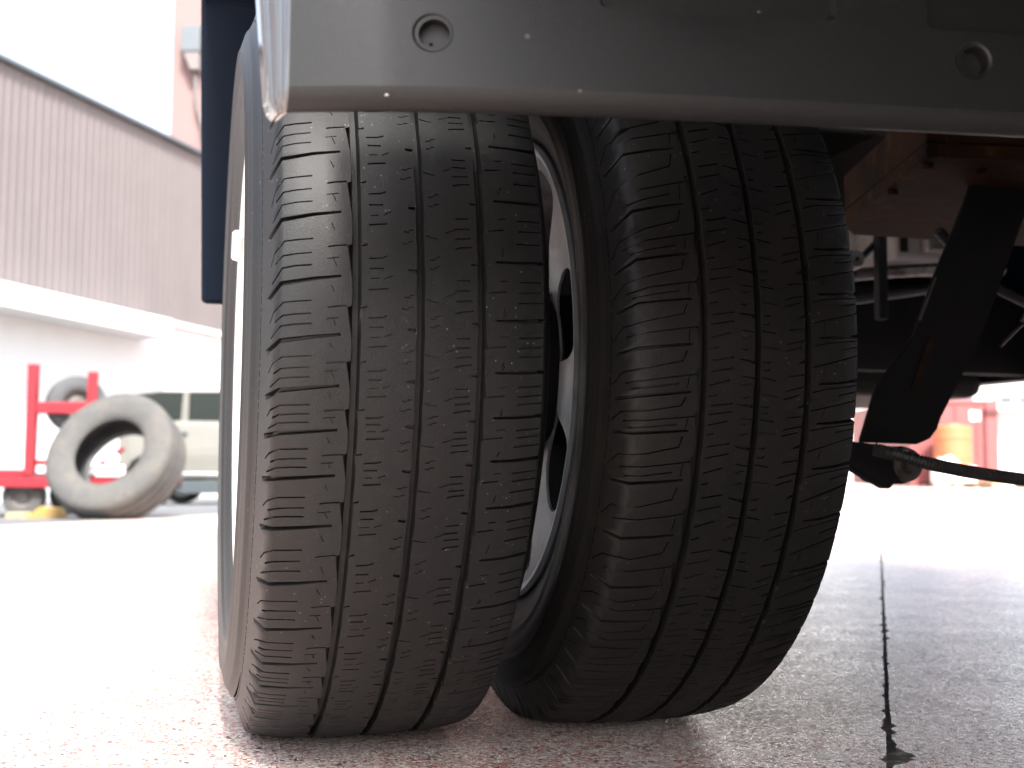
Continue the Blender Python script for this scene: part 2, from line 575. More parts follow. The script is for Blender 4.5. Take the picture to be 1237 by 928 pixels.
            sipe(t, L, [(644, .295), (662, .285)], d=3.0, w=1.2, w2=2.4)
            # rib 4
            sipe(t, L, [(785, .085), (864, .125)], d=2.2)
            sipe(t, L, [(787, -.10), (866, -.055)], d=2.2)
            sipe(t, L, [(784, .70), (864, .74)], d=2.2)
            sipe(t, L, [(696, -.115), (746, -.08)], d=2.0)
            sipe(t, L, [(728, .08), (752, .095)], d=1.5, w=.7)
            sipe(t, L, [(742, -.42), (735, -.53)], d=1.6, w=.7)
            sipe(t, L, [(740, .60), (733, .49)], d=1.4, w=.7)
        else:
            sipe(t, L, [(264, .90), (252, .68), (150, .52), (72, .40), (46, .12)], d=3.2)
            sipe(t, L, [(298, .42), (240, .36), (150, .27), (80, .17)], d=3.2)
            sipe(t, L, [(274, .36), (268, .10)], d=2.0, w=.7)
            if R0.random() < .55: sipe(t, L, [(240, .19), (150, .09), (98, .03)], d=2.4)
            sipe(t, L, [(346, .70), (418, .775)], d=2.6)
            sipe(t, L, [(342, .47), (418, .57)], d=2.6)
            sipe(t, L, [(341, .18), (404, .30)], d=2.6)
            sipe(t, L, [(338, -.06), (364, -.02)], d=2.2, w=1.3)
            sipe(t, L, [(436, .74), (486, .68)], d=3.4, w=1.2, w2=2.4)
            sipe(t, L, [(446, .38), (486, .345)], d=2.4)
            sipe(t, L, [(444, .22), (460, .19), (462, .23), (476, .24)], d=1.6, w=.75)
            sipe(t, L, [(442, -.04), (460, -.07), (462, -.03), (476, -.02)], d=1.6, w=.75)
            sipe(t, L, [(512, .37), (560, .32)], d=2.4)
            sipe(t, L, [(516, .70), (536, .69), (540, .73)], d=1.8)
            sipe(t, L, [(516, .52), (534, .51), (538, .55)], d=1.8)
            sipe(t, L, [(512, .02), (570, -.03)], d=1.4, w=1.2, w2=.6)
            sipe(t, L, [(598, .10), (660, .20)], d=2.6)
            sipe(t, L, [(592, -.07), (650, .04)], d=2.6)
            sipe(t, L, [(606, .42), (660, .47)], d=2.6)
            sipe(t, L, [(640, .70), (664, .76)], d=3.2, w=1.2, w2=2.4)
            sipe(t, L, [(692, .62), (866, .92)], d=2.8)
            sipe(t, L, [(694, .08), (742, .16), (866, .26)], d=2.8)
            sipe(t, L, [(740, .66), (734, .47)], d=1.8, w=.7)
            sipe(t, L, [(790, .03), (866, .12)], d=2.2)
    # broken line of nicks where tread meets sidewall
    if True:
        t = T0 + 6
        while t < T1 - 8:
            ln = R0.uniform(3.5, 9)
            for sg in (-1, 1):
                s = sg * (W_TREAD - 2.2)
                p = [(s - .45, t), (s + .45, t), (s + .45, t + ln), (s - .45, t + ln)]
                shapes.append(dict(outer=p, depth=1.2))
            t += ln + R0.uniform(1.0, 3.0)

    def mapf(s, t, d):
        x, r, nx, nr = profile(s)
        x = x - d / 1000 * nx
        r = r - d / 1000 * nr
        a = t / (TR * 1000)
        y, z = -r * np.sin(a), AXLE - r * np.cos(a)
        zmin = 0.0012 + d / 1000
        z = np.where(z < zmin, zmin, z)
        return np.stack([x, y, z], -1)

    sv = sorted(set([-W_TREAD, W_TREAD] + [float(np.sign(k) * v) for k in (-1, 1) for v in PS[4:9]] + [i * 7.5 for i in range(-11, 12)]))
    def nmap(s, t):
        x, r, nx, nr = profile(s)
        a = t / (TR * 1000)
        return np.stack([nx, -nr * np.sin(a), -nr * np.cos(a)], -1)

    P, faces, sm, NN = relief(-W_TREAD, W_TREAD, T0, T1, shapes, mapf, 8, 7, sv, nmap)
    V = P.tolist()
    NN = NN.tolist()
    # sidewalls: ring mesh from the dashed line to the bead, with moulded rings
    n = 220
    for sg in (-1, 1):
        base = len(V)
        svals = list(np.linspace(W_TREAD, PS[-1], 34))
        for si, s in enumerate(svals):
            x, r, nx, nr = profile(np.array([s]))
            h = 0.0
            if 3 <= si <= 4: h = .0009
            if si in (9, 17, 18, 27): h = .0010
            if si in (10, 28): h = -.0006
            for k in range(n):
                a = 2 * pi * k / n
                rr = float(r[0] + h * nr[0]); xx = float(sg * (x[0] + h * abs(nx[0])))
                z = AXLE - rr * cos(a)
                bulge = 0.0
                if z < 0.075: bulge = 0.004 * (1 - z / .075) * (1 if .23 < rr < .335 else 0)
                V.append([xx + sg * bulge, -rr * sin(a), max(z, 0.0012)])
                NN.append([0, 0, 0])
        m_ = len(svals)
        for i in range(m_ - 1):
            for k in range(n):
                a, b = base + i * n + k, base + i * n + (k + 1) % n
                f = [a, b, b + n, a + n]
                faces.append(f if sg > 0 else f[::-1]); sm.append(True)
    return V, faces, sm, NN


def pitch_list(angles, cyc):
    """block boundaries (radians, rising) measured on the photo, the rest of the circle filled in"""
    ts = [a * TR * 1000 for a in angles]
    full = 2 * pi * TR * 1000
    top = ts[0] + full
    rest = []
    t, i = ts[-1], 0
    while True:
        L = cyc[i % len(cyc)]
        if t + L * 1.4 > top: break
        rest.append((t, L)); t += L; i += 1
    rest.append((t, top - t))
    out = [(a, b - a) for a, b in zip(ts, ts[1:])] + rest
    # start the strip on the far side of the wheel
    k = next(i for i, (a, L) in enumerate(out) if a > 3.6 * TR * 1000)
    return [(a - full, L) for a, L in out[k:]] + out[:k]


# ================================================================== TRUCK
truck = empty('light_truck', (0.85, 0, 0), 'light truck with dark blue side panel, grey plastic bumper and twin rear tyres', 'truck')
TOFF = Vector((-0.85, 0, 0))


def part(o):
    """parts are modelled in world metres; parent keeps them in place"""
    o.parent = truck
    o.matrix_parent_inverse = truck.matrix_world.inverted() if False else Matrix.Translation(TOFF)
    return o


outer_ang = [.30, .39, .48, .57, .665, .762, .879, 1.008, 1.141, 1.25, 1.344, 1.432, 1.533, 1.65, 1.785, 1.925, 2.055]
inner_ang = [.28, .372, .472, .586, .68, .779, .874, .981, 1.114, 1.245, 1.356, 1.439, 1.542, 1.64, 1.741, 1.86, 2.008, 2.13]
V1, F1, S1, N1 = make_tread(pitch_list(outer_ang, [36, 40, 46, 42, 33, 31]), True)
V2, F2, S2, N2 = make_tread(pitch_list(inner_ang, [36, 40, 46, 42, 33, 31]), False)
for v in V2: v[0] *= .972          # the inner tyre is a touch narrower


def rim_profile_outer():
    # visible face on -x; flange lip, drop to the well, far lip
    return [(-.0900, .2225), (-.0985, .2265), (-.1015, .2235), (-.1005, .2190), (-.0930, .2130), (-.085, .2085), (-.070, .2060), (-.050, .1950),
            (.02, .188), (.05, .196), (.085, .2085), (.096, .2190), (.0985, .2265), (.090, .2235)]


def wheel_disc(nslot, a_off, r_in, r_out, r_hub, half, x_face, dish):
    """pressed disc with rounded slots, 6 mm thick; returns bmesh"""
    pts = []
    F = []
    V = []

    def ring(r, n):
        b = len(V)
        V.extend([Vector((r * cos(2 * pi * k / n), r * sin(2 * pi * k / n))) for k in range(n)])
        F.append(list(range(b, b + n)))
    ring(r_out + .012, 96)
    ring(r_hub, 48)
    for k in range(nslot):
        a = a_off + 2 * pi * k / nslot
        b = len(V)
        n = 28
        loop = []
        for i in range(n):
            th = 2 * pi * i / n
            # superellipse in (r, angle)
            ct, st = cos(th), sin(th)
            e = 0.55
            u = math.copysign(abs(ct) ** e, ct); v = math.copysign(abs(st) ** e, st)
            rr = (r_in + r_out) / 2 + (r_out - r_in) / 2 * u
            aa = a + half * v
            loop.append(Vector((rr * cos(aa), rr * sin(aa))))
        V.extend(loop)
        F.append(list(range(b, b + n)))
    for rr in np.linspace(r_hub + .01, r_out + .006, 9):
        n = int(2 * pi * rr / .012)
        V.extend([Vector((rr * cos(2 * pi * k / n), rr * sin(2 * pi * k / n))) for k in range(n)])
    vo, _, fo, _, _, of = delaunay_2d_cdt(V, [], F, 1, 1e-6)
    bm = bmesh.new()
    hole = lambda o: any(i >= 1 for i in o)
    use = [f for f, o in zip(fo, of) if not hole(o)]
    ids = sorted({i for f in use for i in f})
    # raised swage round each slot
    cent = [(a_off + 2 * pi * k / nslot) for k in range(nslot)]
    mp = {}
    for side in (0, 1):
        for i in ids:
            p = vo[i]
            r = p.length
            ang = math.atan2(p.y, p.x)
            f = max(0.0, (r - r_hub) / (r_out - r_hub))
            x = x_face + dish * (1 - f) ** 2 * 1.0
            # spokes stand a little proud
            da = min(abs((ang - c + pi) % (2 * pi) - pi) for c in cent)
            x += -.0006 * max(0, min(1, (da - half * .9) / .10)) * min(1, f * 2)
            if side: x += .0025
            mp[(i, side)] = bm.verts.new((x, p.x, p.y))
    ed = {}
    for f in use:
        bm.faces.new([mp[(i, 0)] for i in f])
        bm.faces.new([mp[(i, 1)] for i in reversed(f)])
        for a in range(len(f)):
            e = (f[a], f[(a + 1) % len(f)])
            ed[e] = ed.get(e, 0) + 1
    for (a, b) in list(ed):
        if (b, a) not in ed:
            bm.faces.new([mp[(a, 0)], mp[(a, 1)], mp[(b, 1)], mp[(b, 0)]])
    return bm


def make_wheel(xc, tv, tf, ts, tn, rub, outer):
    w = empty('wheel', (xc, 0, 0))
    w.parent = truck
    w.matrix_parent_inverse = Matrix.Translation(TOFF)
    ty = link('tyre', tv, tf, rub, w, sm=ts)
    ty.data.normals_split_custom_set_from_vertices(tn)
    mm = M['wheel_white'] if outer else M['wheel_silver']
    bm = bmesh.new()
    lathe(bm, rim_profile_outer(), 128, 'x', (0, 0, AXLE))
    rim = from_bm('rim', bm, mm, w, smooth_angle=40)
    # disc: outer wheel is deeply dished, inner wheel shows its disc near the face
    if outer:
        bm = wheel_disc(8, 0.2, .125, .178, .045, radians(12), .085, -.03)
        bmesh.ops.translate(bm, verts=bm.verts, vec=(0, 0, AXLE))
        from_bm('disc', bm, M['wheel_white'], w, smooth_angle=40)
        bm = bmesh.new()
        lathe(bm, [(.03, .014), (.012, .014), (.004, .009), (.003, .001)], 6, 'x')
        nut = from_bm('wheel_nut', bm, M['steel'], w)
        for k in range(6):
            c = nut if k == 0 else nut.copy()
            if k: COL.objects.link(c)
            c.location = (0, .075 * sin(2 * pi * k / 6), AXLE + .075 * cos(2 * pi * k / 6))
        # clip-on balance weight at the far lip
        bm = bmesh.new()
        a = radians(40)
        for k in range(5):
            aa = a + k * .02
        tube(bm, [(-.1015, .2215 * cos(a + d), AXLE + .2215 * sin(a + d)) for d in (-.07, -.035, 0, .035, .07)], .0075, 8)
        from_bm('balance_weight', bm, M['lead'], w, smooth_angle=60)
    else:
        # angles in the (y,z) plane: slot one sits just above the axle line on the camera side
        bm = wheel_disc(8, pi - radians(11), .104, .2045, .075, radians(13), -.0935, .03)
        bmesh.ops.translate(bm, verts=bm.verts, vec=(0, 0, AXLE))
        from_bm('disc', bm, mm, w, smooth_angle=40)
        bm = bmesh.new()
        lathe(bm, [(-.1, .0755), (-.055, .0755), (-.02, .078)], 48, 'x', (0, 0, AXLE))
        from_bm('hub', bm, M['chassis'], w, smooth_angle=40)
        # brake drum seen dark through the slots
        bm = bmesh.new()
        lathe(bm, [(-.03, .02), (-.035, .150), (-.030, .160), (.09, .160), (.095, .02)], 64, 'x', (0, 0, AXLE))
        from_bm('brake_drum', bm, M['chassis'], w, smooth_angle=40)
    return w


make_wheel(0.0, V1, F1, S1, N1, M['rubber'], True)
make_wheel(0.2555, V2, F2, S2, N2, M['rubber_inner'], False)

# ---- bumper: face with cups and step recesses, rolled lower edge, wrapped left end
bumper = empty('bumper', (0, 0, 0))
part(bumper)
Y0 = -0.5499
ZB, ZT = 0.4284, 0.595


def by(x):
    """plan curve of the bumper: ends swept forward"""
    if x > .85: x = 1.7 - x
    d = max(x, -.107) + .107
    b = .12 * d if d < .45 else .12 * (d - (d - .45) ** 2 / (2 * .507))
    return Y0 - .0235 * (1 - math.exp(-d / .09)) - b


def circle(cx, cz, r, n=40): return [(cx + r * cos(2 * pi * k / n), cz + r * sin(2 * pi * k / n)) for k in range(n)]


def rrect(x0, x1, z0, z1, r, n=5):
    p = []
    for cx, cz, a in ((x1 - r, z0 + r, -pi / 2), (x1 - r, z1 - r, 0), (x0 + r, z1 - r, pi / 2), (x0 + r, z0 + r, pi)):
        for k in range(n + 1): p.append((cx + r * cos(a + pi / 2 * k / n), cz + r * sin(a + pi / 2 * k / n)))
    return p


bshapes = []
for cx, cz in ((-.0364, .4561), (.2480, .4551), (1.452, .4551), (1.736, .4561)):
    bshapes.append(dict(outer=circle(cx, cz, .0103), core=circle(cx, cz, .0091), depth=.0011))
    bshapes.append(dict(outer=circle(cx, cz, .0090), core=circle(cx + .0006, cz - .0004, .0078), depth=.0085))
    bshapes.append(dict(outer=circle(cx - .0012, cz - .0032, .0010, 12), depth=.0115))
for x0, x1, z0 in ((.0472, .1717, .4726), (.222, .66, .4712), (.72, .98, .4726), (1.04, 1.478, .4712), (1.528, 1.653, .4726)):
    bshapes.append(dict(outer=rrect(x0, x1, z0, .57, .003), core=rrect(x0 + .0016, x1 - .0016, z0 + .0016, .5684, .003), depth=.004))


def bmap(s, t, d):
    y = np.array([by(float(v)) for v in s])
    e = .002
    dy = np.array([(by(float(v) + e) - by(float(v) - e)) / (2 * e) if v > -.1 else -.28 for v in s])
    l = np.sqrt(1 + dy * dy)
    return np.stack([s + d * (-dy) / l, y + d / l, t], -1)


XL = -.1060
sx = list(np.linspace(XL, .40, 44)) + list(np.linspace(.44, 1.80, 35))
P, Fb, Sb = relief(XL, 1.80, ZB, ZT, bshapes, bmap, .03, .02, sx)
o = link('bumper_face', P.tolist(), Fb, M['bumper'], bumper, sm=Sb)
low = [(0, 0), (.0005, -.0022), (.0017, -.0045), (.0035, -.0066), (.0060, -.0083), (.0088, -.0093), (.0115, -.0097), (.0135, -.0096), (.0135, -.0062), (.009, -.0056), (.006, -.003)]
vs, fs = [], []
for x in sx:
    for (dy, dz) in low: vs.append((x, by(x) + dy, ZB + dz))
n = len(low)
for i in range(len(sx) - 1):
    for j in range(n - 1):
        a = i * n + j
        fs.append([a, a + n, a + n + 1, a + 1])
link('bumper_lip', vs, fs, M['bumper'], bumper, smooth=True)
# corner: stepped flange turning the end forward, leaning out towards the top
path = [(XL, by(XL)), (-.1074, by(XL) + .0006), (-.1084, Y0 + .0020), (-.1090, Y0 + .0042), (-.1093, Y0 + .0060), (-.1107, Y0 + .0066), (-.1118, Y0 + .0080), (-.1122, Y0 + .0110),
        (-.1136, Y0 + .0190), (-.1149, Y0 + .0196), (-.1158, Y0 + .0212), (-.1161, Y0 + .0240), (-.1180, Y0 + .0375), (-.1172, Y0 + .0390), (-.1150, Y0 + .0380), (-.1120, Y0 + .0200), (-.1085, Y0 + .009)]
vs, fs = [], []
rows = [ZT] + list(np.linspace(.58, ZB, 8))
drop = list(np.linspace(0, 1, 7))
for k, (px, py) in enumerate(path):
    run = max(0.0, py - Y0) / .0375
    lean = .085 * min(1, run * 1.6)
    for z in rows: vs.append((px - .0022 * min(1, run * 1.5) - (z - .470) * lean, py, z))
    for (dy, dz) in low[1:8]:
        g = max(0.0, 1 - run * 3.0)
        vs.append((px - .0022 * min(1, run * 1.5) - (ZB + dz - .470) * lean + dy * .35 * (1 - g), py + dy * g, ZB + dz + .0022 * min(1, run)))
n = len(rows) + 7
for i in range(len(path) - 1):
    for j in range(n - 1):
        a = i * n + j
        fs.append([a, a + 1, a + n + 1, a + n])
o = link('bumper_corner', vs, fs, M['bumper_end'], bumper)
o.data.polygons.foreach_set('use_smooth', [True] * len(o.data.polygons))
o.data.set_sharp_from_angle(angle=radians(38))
# stiffening ribs and carrier behind the face
B('bumper_carrier', 0.0, 1.68, Y0 + .02, Y0 + .07, .50, .59, M['chassis'], bumper, bevel=.006)
# stuck chips of grit
for (x, z) in ((.1306, .4745), (-.0582, .4235)):
    bm = bmesh.new()
    bmesh.ops.create_icosphere(bm, subdivisions=1, radius=.0012)
    for v in bm.verts: v.co = Vector((v.co.x * 1.5 * rng.uniform(.7, 1.2), v.co.y * .7, v.co.z * rng.uniform(.6, 1))) + Vector((x, by(x) + .0005, z))
    from_bm('grit_chip', bm, M['steel'], bumper)

# ---- dark blue side panel ahead of the wheel arch
bm = bmesh.new()
prism(bm, [(.45, .4555), (.45, .86), (.30, .97), (.15, 1.02), (-.30, 1.02), (-.30, 1.14), (.62, 1.14), (.62, .56), (.58, .4755)], -.137, -.055, 'x')
for v in bm.verts:
    if v.co.x < -.1: v.co.x += -(v.co.z - .4555) * .026 + max(0, v.co.y - .45) * .06
part(from_bm('side_panel', bm, M['paint_blue'], None, bevel=.006))

# ---- cargo body and underside
part(B('cargo_body', -.06, 1.76, -.62, 3.1, 1.16, 2.75, M['cargo'], None, bevel=.02))
part(B('cargo_floor', -.06, 1.76, -.60, 3.1, 1.02, 1.142, M['chassis'], None))
part(B('shade_platform', -.07, 1.77, -1.22, -.47, .600, .660, M['chassis'], None, bevel=.006))  # unseen slab added over the bumper to cut light from above
part(B('shade_platform_riser', -.04, 1.74, -.46, -.42, .700, 1.018, M['chassis'], None, bevel=.004))
fr = part(B('chassis_rail', .42, .49, -.46, 5.2, .78, .96, M['chassis'], None, bevel=.004))
part(B('chassis_rail', 1.24, 1.31, -.46, 5.2, .78, .96, M['chassis'], None, bevel=.004))
for y in (-.3, .5, 1.3, 2.3): part(B('frame_cross_member', .492, 1.238, y, y + .06, .80, .94, M['chassis'], None, bevel=.004))
# right hand twin wheels and the front pair share the mesh data
def copy_wheel(src, loc, rz):
    c = src.copy(); COL.objects.link(c)
    c.location = loc; c.rotation_euler = (0, 0, rz)
    for ch in src.children:
        k = ch.copy(); COL.objects.link(k); k.parent = c
    return c


wheels = [o for o in truck.children if o.name.startswith('wheel')]
copy_wheel(wheels[0], (1.70, 0, 0), pi)
copy_wheel(wheels[1], (1.4445, 0, 0), pi)
copy_wheel(wheels[0], (.12, 3.95, 0), 0)
copy_wheel(wheels[0], (1.58, 3.95, 0), pi)

# cab ahead of the cargo body
bm = bmesh.new()
prism(bm, [(3.16, .46), (3.16, 2.05), (3.9, 2.12), (4.35, 2.0), (4.9, 1.25), (5.35, 1.1), (5.4, .46), (4.36, .46), (4.30, .62), (4.15, .74), (3.95, .78), (3.75, .74), (3.60, .62), (3.54, .46)], .03, 1.68, 'x')
part(from_bm('cab', bm, M['paint_blue'], None, bevel=.03))
bm = bmesh.new()
prism(bm, [(.45, .4555), (.45, .86), (.30, .97), (-.30, 1.0), (-.30, 1.0155), (3.0, 1.0155), (3.0, .4755)], 1.70, 1.757, 'x')
part(from_bm('side_panel', bm, M['paint_blue'], None, bevel=.006))

# dead axle, springs, tank
bm = bmesh.new()
box(bm, .80, 1.70, 1.30, 2.05, .428, .80)
part(from_bm('fuel_tank', bm, M['chassis'], None, bevel=.03, seg=3))
bm = bmesh.new()
box(bm, .95, 1.35, 2.3, 4.2, .47, .82)
part(from_bm('gearbox', bm, M['chassis'], None, bevel=.02))
bm = bmesh.new()
prism(bm, [(.42, .47), (1.70, .47), (1.70, .66), (.42, .66)], 1.15, 1.185, 'y')
part(from_bm('cross_member', bm, M['chassis'], None, bevel=.004))
for x in (.40, 1.36):
    for k, (h, l) in enumerate(((0, .62), (.013, .50), (.026, .38))):
        pth = [(x + .03, y, .60 + h + .10 * (y / .62) ** 2) for y in np.linspace(-l, l, 13)]
        bm = bmesh.new()
        prism(bm, [(a[1], a[2]) for a in pth] + [(a[1], a[2] + .0115) for a in pth[::-1]], x, x + .055, 'x')
        part(from_bm('spring_leaf', bm, M['chassis'], None))

# hanger plate that drops beside the inner tyre, its bush, bolt and end bracket
bm = bmesh.new()
prism(bm, [(.616, .2755), (.694, .274), (.712, .281), (.7225, .293), (.7277, .3065), (.7801, .3937), (.815, .47), (.862, .58), (.93, .78), (.84, .78), (.80, .655), (.7673, .573), (.724, .483), (.692, .405), (.640, .3438)], .099, .106, 'y')
hang = from_bm('hanger_plate', bm, M['chassis'], None, bevel=.0025)
part(hang)
bm = bmesh.new()
prism(bm, [(.684, .340), (.694, .340), (.722, .405), (.711, .405)], .096, .0985, 'y')
o = from_bm('rusty_rib', bm, M['rust_dark'], hang, bevel=.002)
bm = bmesh.new()
prism(bm, [(.7215, .476), (.7235, .4775), (.7005, .424), (.6985, .424)], .0965, .0985, 'y')
from_bm('glint_strip', bm, M['steel'], hang)  # pale sliver standing in for a glint along the plate edge
bm = bmesh.new()
lathe(bm, [(.012, .004), (.012, .0195), (.018, .0215), (.080, .0215), (.084, .019), (.084, .004)], 36, 'y', (.632, .022, .2485))
bush = from_bm('bush', bm, M['chassis'], None, smooth_angle=35)
part(bush)
bm = bmesh.new()
lathe(bm, [(-.001, .001), (-.001, .009), (.003, .011), (.010, .011)], 6, 'y', (.634, .022, .2485))
from_bm('bolt', bm, M['steel'], bush, smooth_angle=30)
bm = bmesh.new()
lathe(bm, [(.008, .010), (.0075, .0185), (.011, .0195), (.013, .019)], 28, 'y', (.634, .022, .2485))
from_bm('washer', bm, M['steel'], bush, smooth_angle=30)
bm = bmesh.new()
prism(bm, [(.545, .276), (.600, .271), (.630, .250), (.626, .236), (.611, .2205), (.580, .236), (.545, .254)], .030, .052, 'y')
part(from_bm('end_bracket', bm, M['chassis'], None, bevel=.003))

# ribbed hose running off to the right
ctrl = [(.560, -.020, .2640), (.575, -.035, .2590), (.6037, -.05, .2494), (.6343, -.05, .2440), (.6643, -.05, .2394), (.7233, -.05, .2328), (.80, -.045, .2262), (.95, -.03, .2175), (1.15, .0, .214), (1.36, .05, .219), (1.50, .12, .25)]
hp = []
for i in range(len(ctrl) - 1):
    p0 = Vector(ctrl[max(i - 1, 0)]); p1 = Vector(ctrl[i]); p2 = Vector(ctrl[i + 1]); p3 = Vector(ctrl[min(i + 2, len(ctrl) - 1)])
    m_ = max(4, int((p2 - p1).length / .00055))
    for k in range(m_):
        t = k / m_
        hp.append(.5 * ((2 * p1) + (p2 - p0) * t + (2 * p0 - 5 * p1 + 4 * p2 - p3) * t * t + (3 * p1 - p0 - 3 * p2 + p3) * t ** 3))
dist, rr = 0, []
for i, p in enumerate(hp):
    if i: dist += (p - hp[i - 1]).length
    rr.append(.0064 + .0007 * (1 if (dist % .0034) < .002 else -1))
bm = bmesh.new()
tube(bm, hp, rr, 14)
part(from_bm('brake_hose', bm, M['hose'], None, smooth_angle=50))

# rusty cross box, pale casting behind it, pipes
bm = bmesh.new()
prism(bm, [(.6452, 0), (.745, .345), (.80, .41), (1.25, .41), (1.25, -.02), (.76, -.02)], .5955, .6120, 'z')
rb = from_bm('rusty_box', bm, M['rust'], None, bevel=.003)
part(rb)
bm = bmesh.new()
prism(bm, [(.6502, .006), (.747, .342), (.80, .40), (1.25, .40), (1.25, -.012), (.762, -.012)], .6145, .665, 'z')
from_bm('lid', bm, M['rust'], rb, bevel=.002)
bm = bmesh.new()
box(bm, .672, .690, -.002, .003, .612, .66)
from_bm('seam_strap', bm, M['rust'], rb, bevel=.001)
bm = bmesh.new()
box(bm, 1.196, 1.42, .90, 1.08, .668, .80)
wb = from_bm('pale_casting', bm, M['dull_white'], None, bevel=.012, seg=3)
part(wb)
for (a, b, c, d) in ((1.258, 1.270, .684, .79), (1.398, 1.41, .684, .79), (1.2705, 1.3975, .684, .694), (1.2705, 1.3975, .780, .79)):
    B('frame_bar', a, b, .886, .9035, c, d, M['dull_white'], wb, bevel=.003)
B('dark_slot', 1.206, 1.222, .896, .902, .682, .722, M['chassis'], wb)
for pts, r in (([(.62, .55, .66), (.66, .56, .60), (.74, .58, .565), (.84, .60, .57), (.95, .62, .61), (1.02, .62, .68)], .006),
               ([(.70, .80, .62), (.78, .80, .575), (.90, .80, .56), (1.05, .80, .565), (1.25, .80, .60)], .008),
               ([(.80, .20, .56), (.88, .22, .50), (.97, .24, .475), (1.08, .26, .49), (1.2, .28, .54)], .007),
               ([(.86, .12, .60), (.90, .13, .52), (.93, .14, .46), (1.0, .16, .425), (1.15, .2, .42)], .005)):
    bm = bmesh.new()
    tube(bm, pts, r, 10)
    part(from_bm('hose', bm, M['hose'], None, smooth_angle=50))
for x, y in ((.668, .03), (.70, .15), (.74, .03), (.84, .06)):
    bm = bmesh.new()
    lathe(bm, [(.5955, .007), (.590, .007), (.589, .005), (.589, .0005)], 6, 'z', (x, y, 0))
    from_bm('bolt_head', bm, M['rust'], rb)
bm = bmesh.new()
tube(bm, [(.93, .72, .585), (.98, .70, .592), (1.06, .70, .602), (1.16, .70, .612), (1.3, .72, .62)], .011, 16)
part(from_bm('exhaust_pipe', bm, M['steel'], None, smooth_angle=50))
bm = bmesh.new()
box(bm, .966, .984, .60, .618, .50, .78)
part(from_bm('drop_strut', bm, M['chassis'], None, bevel=.003))
bm = bmesh.new()
tube(bm, [(.790, .03, .418), (.805, .03, .442), (.818, .03, .468), (.826, .03, .492), (.836, .03, .53), (.84, .03, .60)], .0022, 8)
part(from_bm('brake_pipe', bm, M['steel'], None, smooth_angle=50))
bm = bmesh.new()
tube(bm, [(.775, .05, .390), (.80, .05, .412), (.86, .05, .455)], .0018, 8)
part(from_bm('brake_pipe', bm, M['steel'], None, smooth_angle=50))
bm = bmesh.new()
lathe(bm, [(.60, .004), (.60, .014), (.612, .017), (.625, .017), (.625, .004)], 20, 'y', (.925, 0, .60))
part(from_bm('pipe_clip', bm, M['steel'], None, smooth_angle=40))

# ================================================================== GROUND
DA = Vector((.5360, .8442, 0)); DN = Vector((-.8442, .5360, 0))
P0 = Vector((.4035, -.2824, 0))


def qcoord(x, y): return (x - P0.x) * DN.x + (y - P0.y) * DN.y


def gz(x, y):
    q = qcoord(x, y)
    a = min(max(q - .8, 0), 10.5)
    s = min(a / 1.5, 1)
    return -.0235 * a * s


avals = sorted(set([-1500, -400, -100, -30, -12, -6, -3] + [round(v, 4) for v in np.arange(-1.2, 1.2, .006)] + [round(v, 4) for v in np.arange(1.2, 6, .02)] +
                   [round(v, 3) for v in np.arange(6, 20, .4)] + [22, 26, 32, 40, 60, 100, 200, 500, 1500]))
qv = [-1500, -400, -100, -40, -15, -6, -3, -1.5, -.7, -.3, -.1, -.04]
qr = [.04, .1, .3, .6, .8, 1.0, 1.3, 1.6, 1.9, 2.3, 2.8, 3.4, 4.2, 5, 6, 7, 8, 9, 10, 11, 11.3, 12, 15, 20, 40, 100, 400, 1500]
G, GF = [], []
jr = np.random.RandomState(5)
na = len(avals)
jl = np.zeros(na); jh = np.zeros(na)
wob = np.convolve(jr.randn(na + 60), np.ones(25) / 25, 'same')[:na]
for i in range(na):
    jl[i] = -.0021 - abs(jr.randn()) * .0006 + wob[i] * .0012
    jh[i] = .0021 + abs(jr.randn()) * .0006 + wob[i] * .0012
for c in range(40):                                     # chips out of the arris
    i = jr.randint(10, na - 200); w = jr.randint(1, 4); s = jr.uniform(.002, .006)
    for k in range(-w, w + 1):
        if c % 2: jl[i + k] -= s * (1 - abs(k) / (w + 1))
        else: jh[i + k] += s * (1 - abs(k) / (w + 1))
for i, a in enumerate(avals):                           # one big chip near the camera
    if abs(a - .045) < .035: jl[i] -= .018 * (1 - ((a - .045) / .035) ** 2) * jr.uniform(.75, 1.1)
ncol = len(qv) + 4 + len(qr)
for i, a in enumerate(avals):
    near = -3 < a < 20
    l, h = (jl[i], jh[i])
    cols = [(q, 0) for q in qv] + [(l, 0), (l + .0006 if l > -.008 else l * .8, -.0045 if l > -.008 else -.002), (h - .0006, -.0045), (h, 0)] + [(q, 0) for q in qr]
    for q, dz in cols:
        p = P0 + DA * a + DN * q
        G.append((p.x, p.y, gz(p.x, p.y) + dz))
for i in range(na - 1):
    for j in range(ncol - 1):
        a = i * ncol + j
        GF.append([a, a + ncol, a + ncol + 1, a + 1])


